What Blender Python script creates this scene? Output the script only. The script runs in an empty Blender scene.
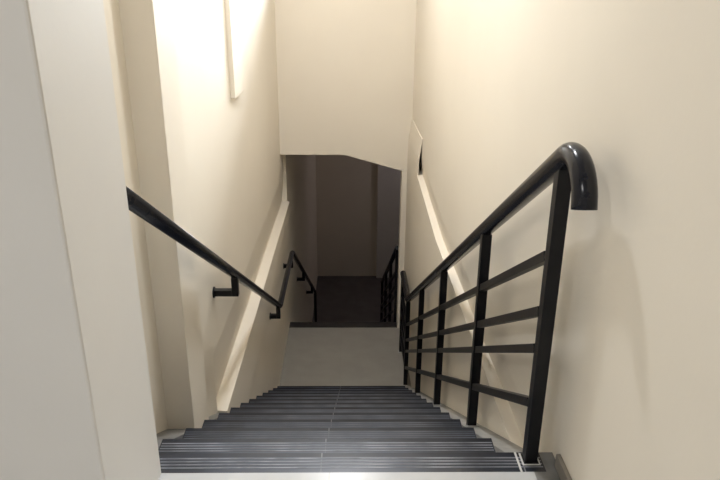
import bpy, bmesh, math
from mathutils import Vector, Matrix

S = bpy.context.scene
COL = S.collection

# ------------------------------------------------------------------ measures (metres)
T, RI, N = 0.29, 0.1697, 12            # tread, riser, treads in the upper flight
D = 1.632                              # front of the upper floor's edge tile
XL, XR = -0.662, 0.503                 # ends of the treads
SL = RI / T
LZ = -(N + 1) * RI                     # landing level
L0, L1 = D + N * T, 6.68               # landing extent
N2 = 11
FZ = LZ - (N2 + 1) * RI                # lower floor level
CEIL = 2.75
WL = -0.715                            # stairwell wall, left
WR = 0.62                              # stairwell wall, right


# ------------------------------------------------------------------ materials
def nodes(name):
    m = bpy.data.materials.new(name)
    m.use_nodes = True
    nt = m.node_tree
    return m, nt, nt.nodes['Principled BSDF']


def mix_mat(name, c1, c2, scale, rough, bump=0.0, bscale=200.0, detail=4.0, spec=0.5, lo=0.35, hi=0.65):
    m, nt, b = nodes(name)
    tc = nt.nodes.new('ShaderNodeTexCoord')
    n = nt.nodes.new('ShaderNodeTexNoise')
    n.inputs['Scale'].default_value = scale
    n.inputs['Detail'].default_value = detail
    r = nt.nodes.new('ShaderNodeValToRGB')
    r.color_ramp.elements[0].color = (*c1, 1)
    r.color_ramp.elements[1].color = (*c2, 1)
    r.color_ramp.elements[0].position = lo
    r.color_ramp.elements[1].position = hi
    nt.links.new(tc.outputs['Object'], n.inputs['Vector'])
    nt.links.new(n.outputs['Fac'], r.inputs['Fac'])
    nt.links.new(r.outputs['Color'], b.inputs['Base Color'])
    b.inputs['Roughness'].default_value = rough
    b.inputs['Specular IOR Level'].default_value = spec
    if bump:
        n2 = nt.nodes.new('ShaderNodeTexNoise')
        n2.inputs['Scale'].default_value = bscale
        n2.inputs['Detail'].default_value = 3
        bp = nt.nodes.new('ShaderNodeBump')
        bp.inputs['Strength'].default_value = bump
        bp.inputs['Distance'].default_value = 0.002
        nt.links.new(tc.outputs['Object'], n2.inputs['Vector'])
        nt.links.new(n2.outputs['Fac'], bp.inputs['Height'])
        nt.links.new(bp.outputs['Normal'], b.inputs['Normal'])
    return m


def tile_mat(name, c1, c2, grout, size, rough, gw=0.004, off=(0, 0, 0), scale=6.0, spec=0.5):
    m = mix_mat(name, c1, c2, scale, rough, spec=spec)
    nt = m.node_tree
    b = nt.nodes['Principled BSDF']
    src = b.inputs['Base Color'].links[0].from_socket
    geo = nt.nodes.new('ShaderNodeNewGeometry')
    mp = nt.nodes.new('ShaderNodeMapping')
    mp.inputs['Location'].default_value = off
    br = nt.nodes.new('ShaderNodeTexBrick')
    br.offset = 0.0
    br.inputs['Scale'].default_value = 1.0
    br.inputs['Mortar Size'].default_value = gw / 2
    br.inputs['Mortar Smooth'].default_value = 0.1
    br.inputs['Brick Width'].default_value = size[0]
    br.inputs['Row Height'].default_value = size[1]
    br.inputs['Mortar'].default_value = (*grout, 1)
    nt.links.new(geo.outputs['Position'], mp.inputs['Vector'])
    nt.links.new(mp.outputs['Vector'], br.inputs['Vector'])
    nt.links.new(src, br.inputs['Color1'])
    nt.links.new(src, br.inputs['Color2'])
    nt.links.new(br.outputs['Color'], b.inputs['Base Color'])
    return m


CREAM = mix_mat('cream_wall_paint', (0.775, 0.718, 0.625), (0.80, 0.745, 0.65), 1.3, 0.62, 0.12, 60, spec=0.3)
WHITE = mix_mat('off_white_wall_paint', (0.70, 0.685, 0.66), (0.735, 0.72, 0.695), 1.6, 0.6, 0.12, 60, spec=0.3)
CEILM = mix_mat('white_ceiling_paint', (0.8, 0.79, 0.76), (0.83, 0.82, 0.79), 1.0, 0.8)
FLOORM = tile_mat('pale_glossy_floor_tile', (0.49, 0.50, 0.515), (0.53, 0.54, 0.555), (0.45, 0.45, 0.44), (0.6, 0.6), 0.25, off=(0.06, 0.06, 0))
GREYT = mix_mat('grey_border_tile', (0.13, 0.13, 0.13), (0.19, 0.19, 0.19), 14, 0.4)
KERB = mix_mat('grey_stair_kerb', (0.25, 0.25, 0.245), (0.33, 0.325, 0.315), 12, 0.5)
TREAD = tile_mat('dark_slate_tread_tile', (0.042, 0.048, 0.063), (0.092, 0.102, 0.130), (0.12, 0.12, 0.13), (0.6, 40.0), 0.34,
                 gw=0.004, off=(0.085, 0, 0), scale=5.0)
EDGE = tile_mat('dark_nosing_tile', (0.005, 0.006, 0.010), (0.014, 0.016, 0.025), (0.14, 0.14, 0.15), (0.6, 40.0), 0.4,
                gw=0.004, off=(0.085, 0, 0), scale=7.0, spec=0.3)


def lighter_middle(m, c, width, amount):
    """blends in a lighter tone along the middle of the flight"""
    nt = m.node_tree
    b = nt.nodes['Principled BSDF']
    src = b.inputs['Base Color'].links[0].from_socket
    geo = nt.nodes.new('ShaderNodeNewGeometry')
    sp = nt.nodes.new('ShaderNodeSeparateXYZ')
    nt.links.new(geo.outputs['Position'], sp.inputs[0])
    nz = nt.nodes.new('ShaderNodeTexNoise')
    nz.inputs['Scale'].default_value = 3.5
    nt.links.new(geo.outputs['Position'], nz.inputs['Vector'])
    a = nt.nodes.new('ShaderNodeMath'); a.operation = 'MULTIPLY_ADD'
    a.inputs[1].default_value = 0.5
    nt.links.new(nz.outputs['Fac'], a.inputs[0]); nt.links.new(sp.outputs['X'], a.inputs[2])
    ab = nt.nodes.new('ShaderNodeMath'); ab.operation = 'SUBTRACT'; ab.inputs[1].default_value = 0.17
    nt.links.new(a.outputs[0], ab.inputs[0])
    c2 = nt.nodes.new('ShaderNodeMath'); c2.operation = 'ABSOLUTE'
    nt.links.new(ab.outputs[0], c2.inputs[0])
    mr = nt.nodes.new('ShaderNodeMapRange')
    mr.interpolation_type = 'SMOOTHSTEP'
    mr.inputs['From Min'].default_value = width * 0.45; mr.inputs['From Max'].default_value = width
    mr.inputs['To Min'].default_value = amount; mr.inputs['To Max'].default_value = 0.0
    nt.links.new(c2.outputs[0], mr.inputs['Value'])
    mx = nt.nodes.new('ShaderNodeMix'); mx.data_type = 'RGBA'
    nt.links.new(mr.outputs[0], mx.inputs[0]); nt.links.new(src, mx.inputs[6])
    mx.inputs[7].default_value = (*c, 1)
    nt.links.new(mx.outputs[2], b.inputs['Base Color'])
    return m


STRIP = lighter_middle(tile_mat('dark_grooved_tile', (0.008, 0.010, 0.016), (0.028, 0.032, 0.044), (0.22, 0.22, 0.23), (0.6, 40.0), 0.32,
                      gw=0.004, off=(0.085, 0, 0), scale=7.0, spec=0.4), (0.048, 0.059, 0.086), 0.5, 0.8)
GROOVE2 = mix_mat('faint_nosing_groove', (0.035, 0.04, 0.055), (0.11, 0.12, 0.15), 9, 0.45)  # fainter copy of the groove colour for steps farther down
GROOVE = mix_mat('pale_nosing_groove', (0.09, 0.096, 0.12), (0.28, 0.29, 0.33), 9, 0.5)
TAUPE = mix_mat('taupe_skirting_tile', (0.22, 0.20, 0.175), (0.27, 0.25, 0.22), 14, 0.45)
GROUT = mix_mat('white_grout', (0.55, 0.55, 0.54), (0.65, 0.65, 0.64), 20, 0.7)
LAND = tile_mat('beige_landing_tile', (0.28, 0.265, 0.24), (0.305, 0.29, 0.263), (0.265, 0.25, 0.228), (0.6, 0.6), 0.5, off=(0.1, 0.1, 0), gw=0.003)
LEDGE_DARK = mix_mat('dark_landing_edge', (0.022, 0.020, 0.020), (0.035, 0.032, 0.032), 12, 0.45)
LOWF = mix_mat('dark_lower_floor_tile', (0.085, 0.075, 0.075), (0.11, 0.10, 0.10), 5, 0.5)
IRON = mix_mat('black_painted_steel', (0.004, 0.004, 0.006), (0.007, 0.007, 0.009), 30, 0.42, 0.05, 120, spec=0.3)
GLOSS = mix_mat('glossy_black_steel_pipe', (0.005, 0.006, 0.011), (0.008, 0.009, 0.015), 30, 0.22, spec=0.35)
STEEL = mix_mat('grey_base_plate', (0.30, 0.30, 0.30), (0.42, 0.42, 0.42), 30, 0.45)
FRAME = mix_mat('grey_window_frame', (0.3, 0.3, 0.3), (0.35, 0.35, 0.35), 8, 0.4)


def glass():
    m = bpy.data.materials.new('window_glass')
    m.use_nodes = True
    nt = m.node_tree
    nt.nodes.clear()
    o = nt.nodes.new('ShaderNodeOutputMaterial')
    mx = nt.nodes.new('ShaderNodeMixShader')
    mx.inputs[0].default_value = 0.06
    a = nt.nodes.new('ShaderNodeBsdfTransparent')
    g = nt.nodes.new('ShaderNodeBsdfGlossy')
    g.inputs['Roughness'].default_value = 0.03
    nt.links.new(a.outputs[0], mx.inputs[1])
    nt.links.new(g.outputs[0], mx.inputs[2])
    nt.links.new(mx.outputs[0], o.inputs[0])
    return m


GLASS = glass()


# ------------------------------------------------------------------ helpers
def box(bm, x0, x1, y0, y1, z0, z1, mi=0):
    v = [bm.verts.new((x, y, z)) for x in (x0, x1) for y in (y0, y1) for z in (z0, z1)]
    for f in ((0, 1, 3, 2), (4, 6, 7, 5), (0, 4, 5, 1), (2, 3, 7, 6), (0, 2, 6, 4), (1, 5, 7, 3)):
        bm.faces.new([v[i] for i in f]).material_index = mi


def prism(bm, pts, axis, a, b, mi=0):
    """extrude a polygon: axis 'y' takes (x, z) points, axis 'x' takes (y, z) points"""
    def P(p, t):
        return (p[0], t, p[1]) if axis == 'y' else (t, p[0], p[1])
    va = [bm.verts.new(P(p, a)) for p in pts]
    vb = [bm.verts.new(P(p, b)) for p in pts]
    n = len(pts)
    fs = [bm.faces.new(va), bm.faces.new(vb[::-1])]
    for i in range(n):
        fs.append(bm.faces.new([va[i], vb[i], vb[(i + 1) % n], va[(i + 1) % n]]))
    for f in fs:
        f.material_index = mi


def frame_at(d):
    d = d.normalized()
    up = Vector((1, 0, 0)) if abs(d.x) < 0.9 else Vector((0, 1, 0))
    u = d.cross(up).normalized()
    return u, d.cross(u).normalized()


def tube(bm, pts, r, seg=20, inner=None, square=False, mi=0):
    """round (or square) tube along a polyline; inner = wall radius for an open first end"""
    pts = [Vector(p) for p in pts]
    rings = []
    for i, p in enumerate(pts):
        if i == 0:
            d = pts[1] - p
        elif i == len(pts) - 1:
            d = p - pts[i - 1]
        else:
            a = (p - pts[i - 1]).normalized()
            b = (pts[i + 1] - p).normalized()
            d = a + b
        u, w = frame_at(d)
        k = 1.0
        if 0 < i < len(pts) - 1:
            k = 1.0 / max(0.5, ((pts[i] - pts[i - 1]).normalized()).dot(d.normalized()))
        # u is across the bend plane for paths in the yz plane
        ring = []
        if square:
            for su, sw in ((-1, -1), (1, -1), (1, 1), (-1, 1)):
                ring.append(bm.verts.new(p + u * su * r * k + w * sw * r))
        else:
            for j in range(seg):
                t = 2 * math.pi * j / seg
                ring.append(bm.verts.new(p + u * math.cos(t) * r * k + w * math.sin(t) * r))
        rings.append(ring)
    n = len(rings[0])
    for a, b in zip(rings, rings[1:]):
        for j in range(n):
            f = bm.faces.new([a[j], a[(j + 1) % n], b[(j + 1) % n], b[j]])
            f.smooth = not square
            f.material_index = mi
    bm.faces.new(rings[0][::-1]).material_index = mi
    bm.faces.new(rings[-1]).material_index = mi


def obj(name, bm, mats, parent=None, bevel=0.0, loc=None):
    bmesh.ops.recalc_face_normals(bm, faces=bm.faces[:])
    if loc is not None:
        bmesh.ops.translate(bm, verts=bm.verts[:], vec=-Vector(loc))
    me = bpy.data.meshes.new(name)
    bm.to_mesh(me)
    bm.free()
    for m in (mats if isinstance(mats, (list, tuple)) else [mats]):
        me.materials.append(m)
    o = bpy.data.objects.new(name, me)
    COL.objects.link(o)
    if loc is not None:
        o.location = loc
    if bevel:
        b = o.modifiers.new('bevel', 'BEVEL')
        b.width = bevel
        b.segments = 2
        b.limit_method = 'ANGLE'
        b.angle_limit = math.radians(40)
    if parent is not None:
        o.parent = parent
        if loc is not None:
            o.location = Vector(loc) - Vector(parent.matrix_world.translation if parent.type != 'EMPTY' else parent.location)
        else:
            o.matrix_parent_inverse = Matrix.Translation(-world_loc(parent))
    return o


def world_loc(o):
    v = Vector(o.location)
    if o.parent is not None:
        v = v + world_loc(o.parent) + o.matrix_parent_inverse.translation
    return v


def NB():
    return bmesh.new()


def struct(name, bm, mat, bevel=0.0, label=None, cat=None):
    o = obj(name, bm, mat, bevel=bevel)
    o['kind'] = 'structure'
    if label:
        o['label'] = label
        o['category'] = cat
    return o


def thing(name, loc, label, cat, group=None):
    o = bpy.data.objects.new(name, None)
    o.empty_display_size = 0.1
    COL.objects.link(o)
    o.location = loc
    o['label'] = label
    o['category'] = cat
    if group:
        o['group'] = group
    return o


# ------------------------------------------------------------------ the setting
HB = -2.6                               # back of the upper hall
BY = 12.63                              # far wall of the lower hall

bm = NB(); box(bm, -3.0, 0.54, HB, 1.545, -0.25, 0.0, 0); box(bm, 0.54, WR, HB, 1.545, -0.25, 0.0, 1)
struct('floor', bm, [FLOORM, GREYT], label='pale glossy tiled floor at the top of the stairs', cat='floor')
bm = NB(); box(bm, -3.2, 1.3, HB - 0.2, 6.9, CEIL, CEIL + 0.2)
struct('ceiling', bm, CEILM, label='plain ceiling above the stairwell', cat='ceiling')
bm = NB(); box(bm, -3.2, 1.3, HB - 0.2, HB, -0.25, CEIL)
struct('wall_back', bm, WHITE, label='off-white wall behind the top of the stairs', cat='wall')
bm = NB(); box(bm, -3.2, -3.0, HB, 1.7, -0.25, CEIL)
struct('wall_hall', bm, WHITE, label='off-white side wall of the upper hall', cat='wall')
bm = NB(); box(bm, -3.0, -0.546, 1.178, 1.545, 0.0, CEIL)
struct('wall_near', bm, WHITE, bevel=0.006, label='off-white wall end in the left foreground beside the stairs', cat='wall')

# left stairwell wall: deep bay, plain wall, wall over a ledge, wall of the lower flight
bm = NB()
box(bm, -1.3, -0.775, 1.545, 2.34, FZ, CEIL)
box(bm, -1.3, WL, 2.34, 2.98, FZ, CEIL)
prism(bm, [(-1.3, FZ), (XL, FZ), (XL, -1.25), (XL, -0.80), (-0.742, -0.795), (WL, -0.46), (WL, CEIL), (-1.3, CEIL)], 'y', 2.98, 6.80)
for v in bm.verts:                       # the wall leans back a little beside the landing
    if v.co.y > 6.7 and v.co.z < -1.2 and abs(v.co.x - XL) < 1e-4:
        v.co.x = XL - 0.026
box(bm, -1.3, XL - 0.026, 6.80, 13.0, FZ, CEIL - 2.77)
struct('wall_left', bm, CREAM, label='cream stairwell wall on the left with a ledge along it', cat='wall')
bm = NB(); box(bm, -0.80, XL, 2.33, 2.585, -0.62, CEIL)
struct('trim_1', bm, CREAM, bevel=0.004, label='narrow cream pilaster on the left wall near the upper bracket', cat='pilaster')
bm = NB(); box(bm, WL, WL + 0.028, 3.95, 4.30, 0.72, CEIL)
struct('trim_2', bm, CREAM, bevel=0.004, label='shallow cream strip high on the left wall', cat='pilaster')

# right stairwell wall
bm = NB()
box(bm, WR, 1.3, HB, 1.80, FZ, CEIL)
def right_profile(zr):
    return [(1.3, FZ), (0.585, FZ), (0.585, zr), (0.634, zr + 0.003), (WR, zr + 0.16), (WR, CEIL), (1.3, CEIL)]


prism(bm, right_profile(-0.215), 'y', 1.80, 4.2)
prism(bm, right_profile(-0.262), 'y', 4.2, 5.56)
for v in bm.verts:                       # the ledge sags slightly along its length
    if v.co.x < 0.64 and -0.3 < v.co.z < 0.0:
        y, z0 = v.co.y, v.co.z
        if abs(y - 4.2) < 1e-3 and z0 > -0.22 and z0 < -0.2 or abs(y - 4.2) < 1e-3 and abs(z0 + 0.055) < 1e-3:
            v.co.z -= 0.047
        if abs(y - 5.56) < 1e-3:
            v.co.z += 0.087
prism(bm, [(1.3, FZ), (0.585, FZ), (0.585, -0.18), (0.648, -0.178), (0.640, 0.03), (WR, 0.15), (WR, CEIL), (1.3, CEIL)], 'y', 5.56, 6.53)
prism(bm, [(0.585, -0.181), (0.597, -0.181), (0.597, -0.05), (0.617, 0.11), (WR + 0.001, 0.15), (0.614, 0.15), (0.588, -0.05)], 'y', 5.56, 6.53)
struct('wall_right', bm, CREAM, label='cream stairwell wall on the right with a sunlit ledge', cat='wall')

# front wall: cross wall over the landing with the window, and the pier on its right
bm = NB()
W0, W1, Z0, Z1 = WL, 0.45, 1.42, 2.45
prism(bm, [(WL - 0.1, -0.222), (-0.056, -0.222), (0.53, -0.388), (1.3, -0.388), (1.3, Z0), (WL - 0.1, Z0)], 'y', 6.53, 6.68)
box(bm, W1, 1.3, 6.53, 6.68, Z0, Z1)
box(bm, WL - 0.1, W0, 6.53, 6.68, Z0, Z1)
box(bm, WL - 0.1, 1.3, 6.53, 6.68, Z1, CEIL)
box(bm, 0.53, 1.3, 6.53, 6.68, FZ, -0.388)
struct('wall_front', bm, CREAM, bevel=0.004, label='cream cross wall above the landing with a kinked lower edge', cat='wall')
win = NB()
for a, b in ((W0, W0 + 0.03), (W1 - 0.04, W1), (-0.16, -0.12)):
    box(win, a, b, 6.58, 6.62, Z0, Z1)
box(win, W0, W1, 6.58, 6.62, Z0, Z0 + 0.03); box(win, W0, W1, 6.58, 6.62, Z1 - 0.04, Z1)
w = struct('window_1', win, FRAME, label='window high above the cross wall', cat='window')
bm = NB(); box(bm, W0 + 0.03, W1 - 0.04, 6.598, 6.602, Z0 + 0.03, Z1 - 0.04)
obj('pane', bm, GLASS, w)

# lower hall
bm = NB(); box(bm, -1.3, 2.3, 6.68, 13.0, -0.222, -0.02)
struct('ceiling_lower', bm, CREAM, label='ceiling of the dark lower hall', cat='ceiling')
bm = NB(); box(bm, -1.3, 2.3, 9.0, 13.0, FZ - 0.2, FZ)
struct('floor_lower', bm, LOWF, label='dark floor at the foot of the lower flight', cat='floor')
bm = NB(); box(bm, -1.3, 2.3, BY, BY + 0.2, FZ, -0.222)
struct('wall_far', bm, CREAM, label='dim far wall of the lower hall', cat='wall')
bm = NB(); box(bm, 0.545, 2.1, BY - 0.10, BY, FZ, -0.222)
struct('trim_3', bm, WHITE, label='pale pier against the far wall of the lower hall', cat='pier')
bm = NB(); box(bm, 2.1, 2.3, 6.68, BY, FZ, -0.222)
struct('wall_lower', bm, CREAM, label='side wall of the lower hall', cat='wall')
bm = NB(); box(bm, 0.585, 2.1, 6.68, 9.0, FZ - 0.2, FZ)
struct('floor_side', bm, LOWF, label='dark floor beside the lower flight', cat='floor')

# grey skirting at the upper floor's right wall
bm = NB(); box(bm, WR - 0.014, WR, HB, 1.57, 0.0, 0.045)
struct('baseboard_right', bm, TAUPE, bevel=0.003, label='taupe tile skirting along the right wall at the top', cat='skirting')


# ------------------------------------------------------------------ stairs
def nosing(bm, x0, x1, yf, z, depth=0.087):
    """grooved edge tile whose front is at yf and whose top is at z"""
    box(bm, x0, x1, yf - 0.019, yf, z - 0.03, z, 0)
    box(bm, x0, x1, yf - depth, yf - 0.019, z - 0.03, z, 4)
    for d in (0.025, 0.0385, 0.052, 0.0655):
        box(bm, x0 + 0.004, x1 - 0.004, yf - d - 0.0022, yf - d + 0.0022, z - 0.001, z + 0.0006, 1)


stairs = thing('staircase', (0, D, 0), 'upper flight of dark slate-tiled steps going down between cream walls', 'staircase')
bm = NB(); box(bm, -0.775, WR - 0.035, 1.545, D - 0.012, -RI, -0.03)
top = obj('step', bm, TREAD, stairs)
bm = NB(); nosing(bm, -0.775, 0.576, D, 0.0)
box(bm, XR - 0.003, XR + 0.003, 1.545, D - 0.001, -0.001, 0.0009, 2)
box(bm, 0.576, WR - 0.002, 1.545, D, -0.03, 0, 3)
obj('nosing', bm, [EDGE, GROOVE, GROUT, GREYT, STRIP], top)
for k in range(1, N + 1):
    y0, y1, z = D + (k - 1) * T, D + k * T, -k * RI
    bm = NB()
    box(bm, XL, XR, y0 - 0.012, y1 - 0.087, z - RI - 0.05, z)
    box(bm, XL, XR, y1 - 0.087, y1 - 0.012, z - RI, z - 0.03)
    st = obj('step', bm, TREAD, stairs)
    bm = NB(); nosing(bm, XL, XR, y1, z)
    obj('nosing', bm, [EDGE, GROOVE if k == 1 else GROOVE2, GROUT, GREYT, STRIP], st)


def kerb(x0, x1, ya, yb, drop=0.022, deep=0.36):
    bm = NB()
    za, zb = -(ya - D) * SL - drop, -(yb - D) * SL - drop
    prism(bm, [(ya, za), (yb, zb), (yb, max(zb - deep, LZ - 0.1) if zb > LZ else zb - 0.05), (ya, za - deep)], 'x', x0, x1)
    return bm


kr = obj('kerb', kerb(XR, 0.585, D + 0.001, L0 - 0.002), KERB, stairs)
obj('kerb', kerb(-0.775, XL, D + 0.001, 2.33), GREYT, stairs)
obj('kerb', kerb(WL, XL, 2.585, 2.98), GREYT, stairs)

land = thing('landing', (0, L0, LZ), 'beige tiled landing at the foot of the upper flight with a dark front edge', 'landing')
bm = NB(); box(bm, XL - 0.03, 0.585, L0 - 0.012, 6.53, LZ - 0.18, LZ); box(bm, XL - 0.03, 0.53, 6.53, 6.545, LZ - 0.18, LZ)
obj('slab', bm, LAND, land)
bm = NB(); box(bm, XL - 0.03, 0.53, 6.545, L1, LZ - 0.18, LZ + 0.002)
e = obj('edge_strip', bm, LEDGE_DARK, land, bevel=0.003)
e['label'] = 'dark tiled edge of the landing'

low = thing('staircase', (0, L1, LZ), 'lower flight of dark steps going down beyond the landing edge', 'staircase')
for k in range(1, N2 + 1):
    y0, y1, z = L1 + (k - 1) * T, L1 + k * T, LZ - k * RI
    bm = NB()
    box(bm, XL, 0.585, y0, y1 - 0.08, max(z - RI - 0.05, FZ), z)
    box(bm, XL, 0.585, y1 - 0.08, y1 - 0.012, max(z - RI, FZ), z - 0.03)
    st = obj('step', bm, TREAD, low)
    bm = NB(); nosing(bm, XL, 0.585, y1, z, 0.08)
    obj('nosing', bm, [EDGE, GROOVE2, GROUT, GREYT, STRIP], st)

# ------------------------------------------------------------------ right balustrade
BX = 0.533


def zpipe(y):
    return 0.468 - (y - 2.374) * SL


def nose(y):
    return -(y - D) * SL


POSTS = [1.60, 2.395, 3.402, 4.408, 5.405]
OFFS = [0.645, 0.48, 0.362, 0.182]
YE, YG = 5.405, 6.02                     # start and end of the level guard along the landing

bal = thing('balustrade', (BX, 1.60, 0), 'black steel balustrade with a thick bent top pipe on the right of the upper flight', 'railing')
# top pipe: open crook at the upper end, slope, level piece along the landing
path = []
yc, R0 = 1.575, 0.108
d = Vector((0, -math.cos(math.atan(SL)), math.sin(math.atan(SL))))   # up the slope, towards the viewer
start = Vector((BX, yc, zpipe(yc)))
nrm = Vector((0, -d.z, d.y))             # turning downwards: centre lies below the pipe
nrm = Vector((0, d.z, -d.y)) if nrm.z > 0 else nrm
# centre of the crook lies perpendicular to d and below
perp = Vector((0, -math.sin(math.atan(SL)), -math.cos(math.atan(SL))))
cen = start + perp * R0
arc = []
tot = math.radians(80) + math.atan(SL)
for i in range(0, 13):
    a = tot * i / 12
    arc.append(cen - perp * R0 * math.cos(a) + d * R0 * math.sin(a))
endp = arc[-1] + (arc[-1] - arc[-2]).normalized() * 0.012
path = [endp] + arc[::-1]
path += [Vector((BX, y, zpipe(y))) for y in (2.395, 3.402, 4.408)]
zl = zpipe(YE + 0.02)
path += [Vector((BX, YE - 0.02, zpipe(YE - 0.02))), Vector((BX, YE + 0.03, zl)), Vector((BX, YG + 0.02, zl))]
bm = NB(); tube(bm, path, 0.0292, 28)
obj('handrail', bm, GLOSS, bal)
for i, y in enumerate(POSTS):
    zb = 0.0 if i == 0 else nose(y) - 0.022
    w = 0.0185 if i == 0 else 0.019
    px = BX + (0.007 if i == 0 else 0)
    bm = NB()
    lo = zb + 0.004 if i == 0 else zb - 0.004
    if i == 0:
        box(bm, px - w, px + w, y - w, y + w, lo, zpipe(y) - 0.022)
    else:
        box(bm, px - w, px + w, y - w, y + w, lo, zpipe(y) - 0.022)
    po = obj('post', bm, IRON, bal, bevel=0.002)
    bm = NB()
    if i == 0:
        box(bm, px - 0.022, px + 0.022, y - 0.022, y + 0.022, 0.0009, 0.004)
        box(bm, px - 0.027, px + 0.027, y - 0.027, y + 0.026, 0.0003, 0.0012, 1)
    else:
        prism(bm, [(y - 0.03, nose(y - 0.03) - 0.021), (y + 0.03, nose(y + 0.03) - 0.021), (y + 0.03, nose(y + 0.03) - 0.016), (y - 0.03, nose(y - 0.03) - 0.016)],
              'x', BX - 0.022, BX + 0.03)
    obj('base_plate', bm, [IRON, GROUT] if i == 0 else STEEL, po)
# end post of the level guard
bm = NB(); box(bm, BX - 0.019, BX + 0.019, YG - 0.019, YG + 0.019, LZ + 0.004, zl - 0.022)
po = obj('post', bm, IRON, bal, bevel=0.002)
bm = NB(); box(bm, BX - 0.03, BX + 0.03, YG - 0.03, YG + 0.03, LZ + 0.0005, LZ + 0.004)
obj('base_plate', bm, STEEL, po)
for of in OFFS:
    bm = NB()
    ys = [1.60, YE + 0.012, YG]
    tube(bm, [(BX, ys[0] + 0.018, nose(ys[0] + 0.018) + of), (BX, ys[1], nose(ys[1]) + of), (BX, ys[2] - 0.018, nose(ys[1]) + of)], 0.0135, square=True)
    obj('rail', bm, IRON, bal, bevel=0.0015)

# ------------------------------------------------------------------ left handrail
HX = -0.60
LY1, LY2 = 5.02, 6.27                    # level piece along the landing


def zl_(y):
    return 0.79 - (y - 1.689) * 0.592


hz = zl_(LY1)
hr = thing('handrail', (HX, 1.62, 0.83), 'black pipe handrail fixed to the left wall by brackets', 'handrail')
PY = 10.12


def zlow(y):
    return hz - (y - LY2) * SL


pts = [(HX, 1.62, zl_(1.62)), (HX, 3.0, zl_(3.0)), (HX, LY1 - 0.03, zl_(LY1 - 0.03)), (HX, LY1 + 0.03, hz), (HX, LY2 - 0.03, hz),
       (HX, LY2 + 0.03, zlow(LY2 + 0.03)), (HX, PY - 0.04, zlow(PY - 0.04)), (HX, PY, zlow(PY) - 0.03), (HX, PY, FZ + 0.004)]
bm = NB(); tube(bm, pts, 0.024, 20)
obj('pipe', bm, GLOSS, hr)


def bracket(y, zr, xw):
    bm = NB()
    za = zr - 0.105
    box(bm, HX - 0.017, HX + 0.017, y - 0.017, y + 0.017, za - 0.017, zr - 0.018)
    box(bm, xw + 0.005, HX - 0.017, y - 0.017, y + 0.017, za - 0.017, za + 0.017)
    b = obj('bracket', bm, IRON, hr, bevel=0.002)
    bm = NB()
    n = 20
    ring = [[bm.verts.new((x, y + 0.030 * math.cos(2 * math.pi * i / n), za + 0.030 * math.sin(2 * math.pi * i / n))) for i in range(n)] for x in (xw + 0.0005, xw + 0.006)]
    bm.faces.new(ring[0][::-1]); bm.faces.new(ring[1])
    for i in range(n):
        bm.faces.new([ring[0][i], ring[0][(i + 1) % n], ring[1][(i + 1) % n], ring[1][i]])
    obj('wall_plate', bm, IRON, b)


bracket(3.11, zl_(3.11), WL)
bracket(4.90, zl_(4.90), XL - 0.01)
bracket(6.15, hz, XL - 0.019)
bracket(7.7, zlow(7.7), XL - 0.026)
bracket(9.3, zlow(9.3), XL - 0.026)

# ------------------------------------------------------------------ lower flight balustrade
GX = 0.521
lb = thing('balustrade', (GX, 6.8, LZ), 'dark balustrade of the lower flight seen past the cream pier', 'railing')


def n2(y):
    return LZ - (y - L1) * SL


PZ = [6.74, 7.72, 8.72, 9.72]
bm = NB(); tube(bm, [(GX, 6.70, n2(6.70) + 0.92), (GX, 8.0, n2(8.0) + 0.92), (GX, 9.80, n2(9.80) + 0.92)], 0.026, 20)
obj('handrail', bm, GLOSS, lb)
for y in PZ:
    k = int((y - L1) / T) + 1
    zb = LZ - k * RI
    bm = NB(); box(bm, GX - 0.019, GX + 0.019, y - 0.019, y + 0.019, zb + 0.001, n2(y) + 0.90)
    obj('post', bm, IRON, lb, bevel=0.002)
for of in OFFS:
    bm = NB(); tube(bm, [(GX, PZ[0], n2(PZ[0]) + of), (GX, PZ[-1], n2(PZ[-1]) + of)], 0.0135, square=True)
    obj('rail', bm, IRON, lb, bevel=0.0015)


# ------------------------------------------------------------------ light
def area(name, loc, rot, size, power, color, sy=None):
    l = bpy.data.lights.new(name, 'AREA')
    l.energy = power
    l.color = color
    l.size = size
    if sy:
        l.shape = 'RECTANGLE'; l.size_y = sy
    else:
        l.shape = 'DISK'
    o = bpy.data.objects.new(name, l)
    COL.objects.link(o)
    o.location = loc
    o.rotation_euler = rot
    return o


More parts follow.
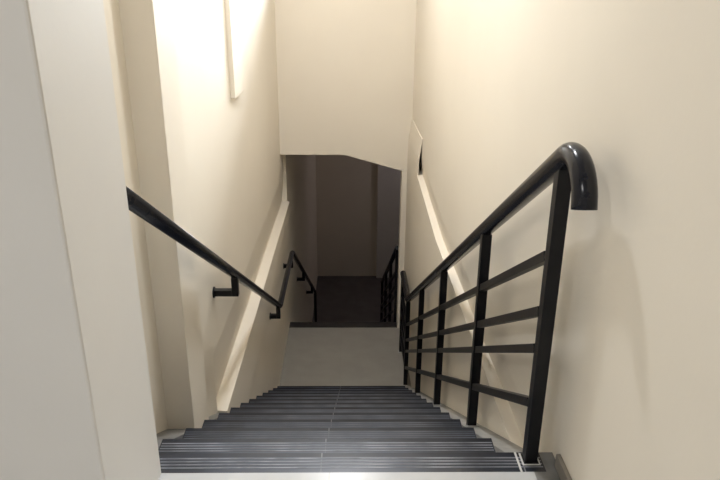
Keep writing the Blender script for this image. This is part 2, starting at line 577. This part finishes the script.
area('stair_ceiling_lamp', (-0.08, 2.75, CEIL - 0.03), (0, 0, 0), 0.12, 32, (0.94, 0.97, 1.0))
area('stairwell_fill_light', (-0.05, 4.7, CEIL - 0.03), (0, 0, 0), 0.14, 28, (0.96, 0.97, 1.0))  # unseen fill light, added to brighten the cross wall, ledges and landing
area('hall_ceiling_lamp', (-1.5, -0.7, CEIL - 0.03), (0, 0, 0), 0.30, 34, (1.0, 0.985, 0.96))
area('lower_hall_fill_light', (1.7, 11.6, -0.26), (0, 0, 0), 0.3, 5.6, (1.0, 0.88, 0.95))  # unseen weak light, added to lift the otherwise unlit lower hall

sun = bpy.data.lights.new('sun', 'SUN')
sun.energy = 18
sun.angle = math.radians(24)
sun.color = (0.90, 0.96, 1.0)
so = bpy.data.objects.new('sun', sun)
COL.objects.link(so)
so.rotation_euler = Vector((-0.20, -1.0, -0.25)).to_track_quat('-Z', 'Y').to_euler()

wd = bpy.data.worlds.new('world')
S.world = wd
wd.use_nodes = True
bg = wd.node_tree.nodes['Background']
sky = wd.node_tree.nodes.new('ShaderNodeTexSky')
sky.sky_type = 'HOSEK_WILKIE'
sky.sun_direction = Vector((0.36, 1.0, 0.27)).normalized()
sky.turbidity = 5
wd.node_tree.links.new(sky.outputs[0], bg.inputs['Color'])
bg.inputs['Strength'].default_value = 1.0

# ------------------------------------------------------------------ camera
p, yaw, roll, foc, h = 0.35879446, 0.01582567, 0.00718201, 652.647, 1.30396
cp, sp = math.cos(p), math.sin(p)
F = Vector((math.sin(yaw) * cp, math.cos(yaw) * cp, -sp))
r0 = Vector((math.cos(yaw), -math.sin(yaw), 0))
u0 = r0.cross(F)
rr = r0 * math.cos(roll) + u0 * math.sin(roll)
uu = -r0 * math.sin(roll) + u0 * math.cos(roll)
cam = bpy.data.cameras.new('camera')
cam.sensor_width = 36
cam.lens = foc / 720 * 36
cam.clip_start = 0.02
co = bpy.data.objects.new('camera', cam)
COL.objects.link(co)
M = Matrix((rr, uu, -F)).transposed().to_4x4()
M.translation = (0, 0, h)
co.matrix_world = M
S.camera = co

vs = S.view_settings
vs.view_transform = 'Standard'
vs.look = 'None'
vs.gamma = 1
vs.use_curve_mapping = False
vs.exposure = 0.0
S.cycles.max_bounces = 12
S.cycles.diffuse_bounces = 8
S.cycles.use_denoising = True
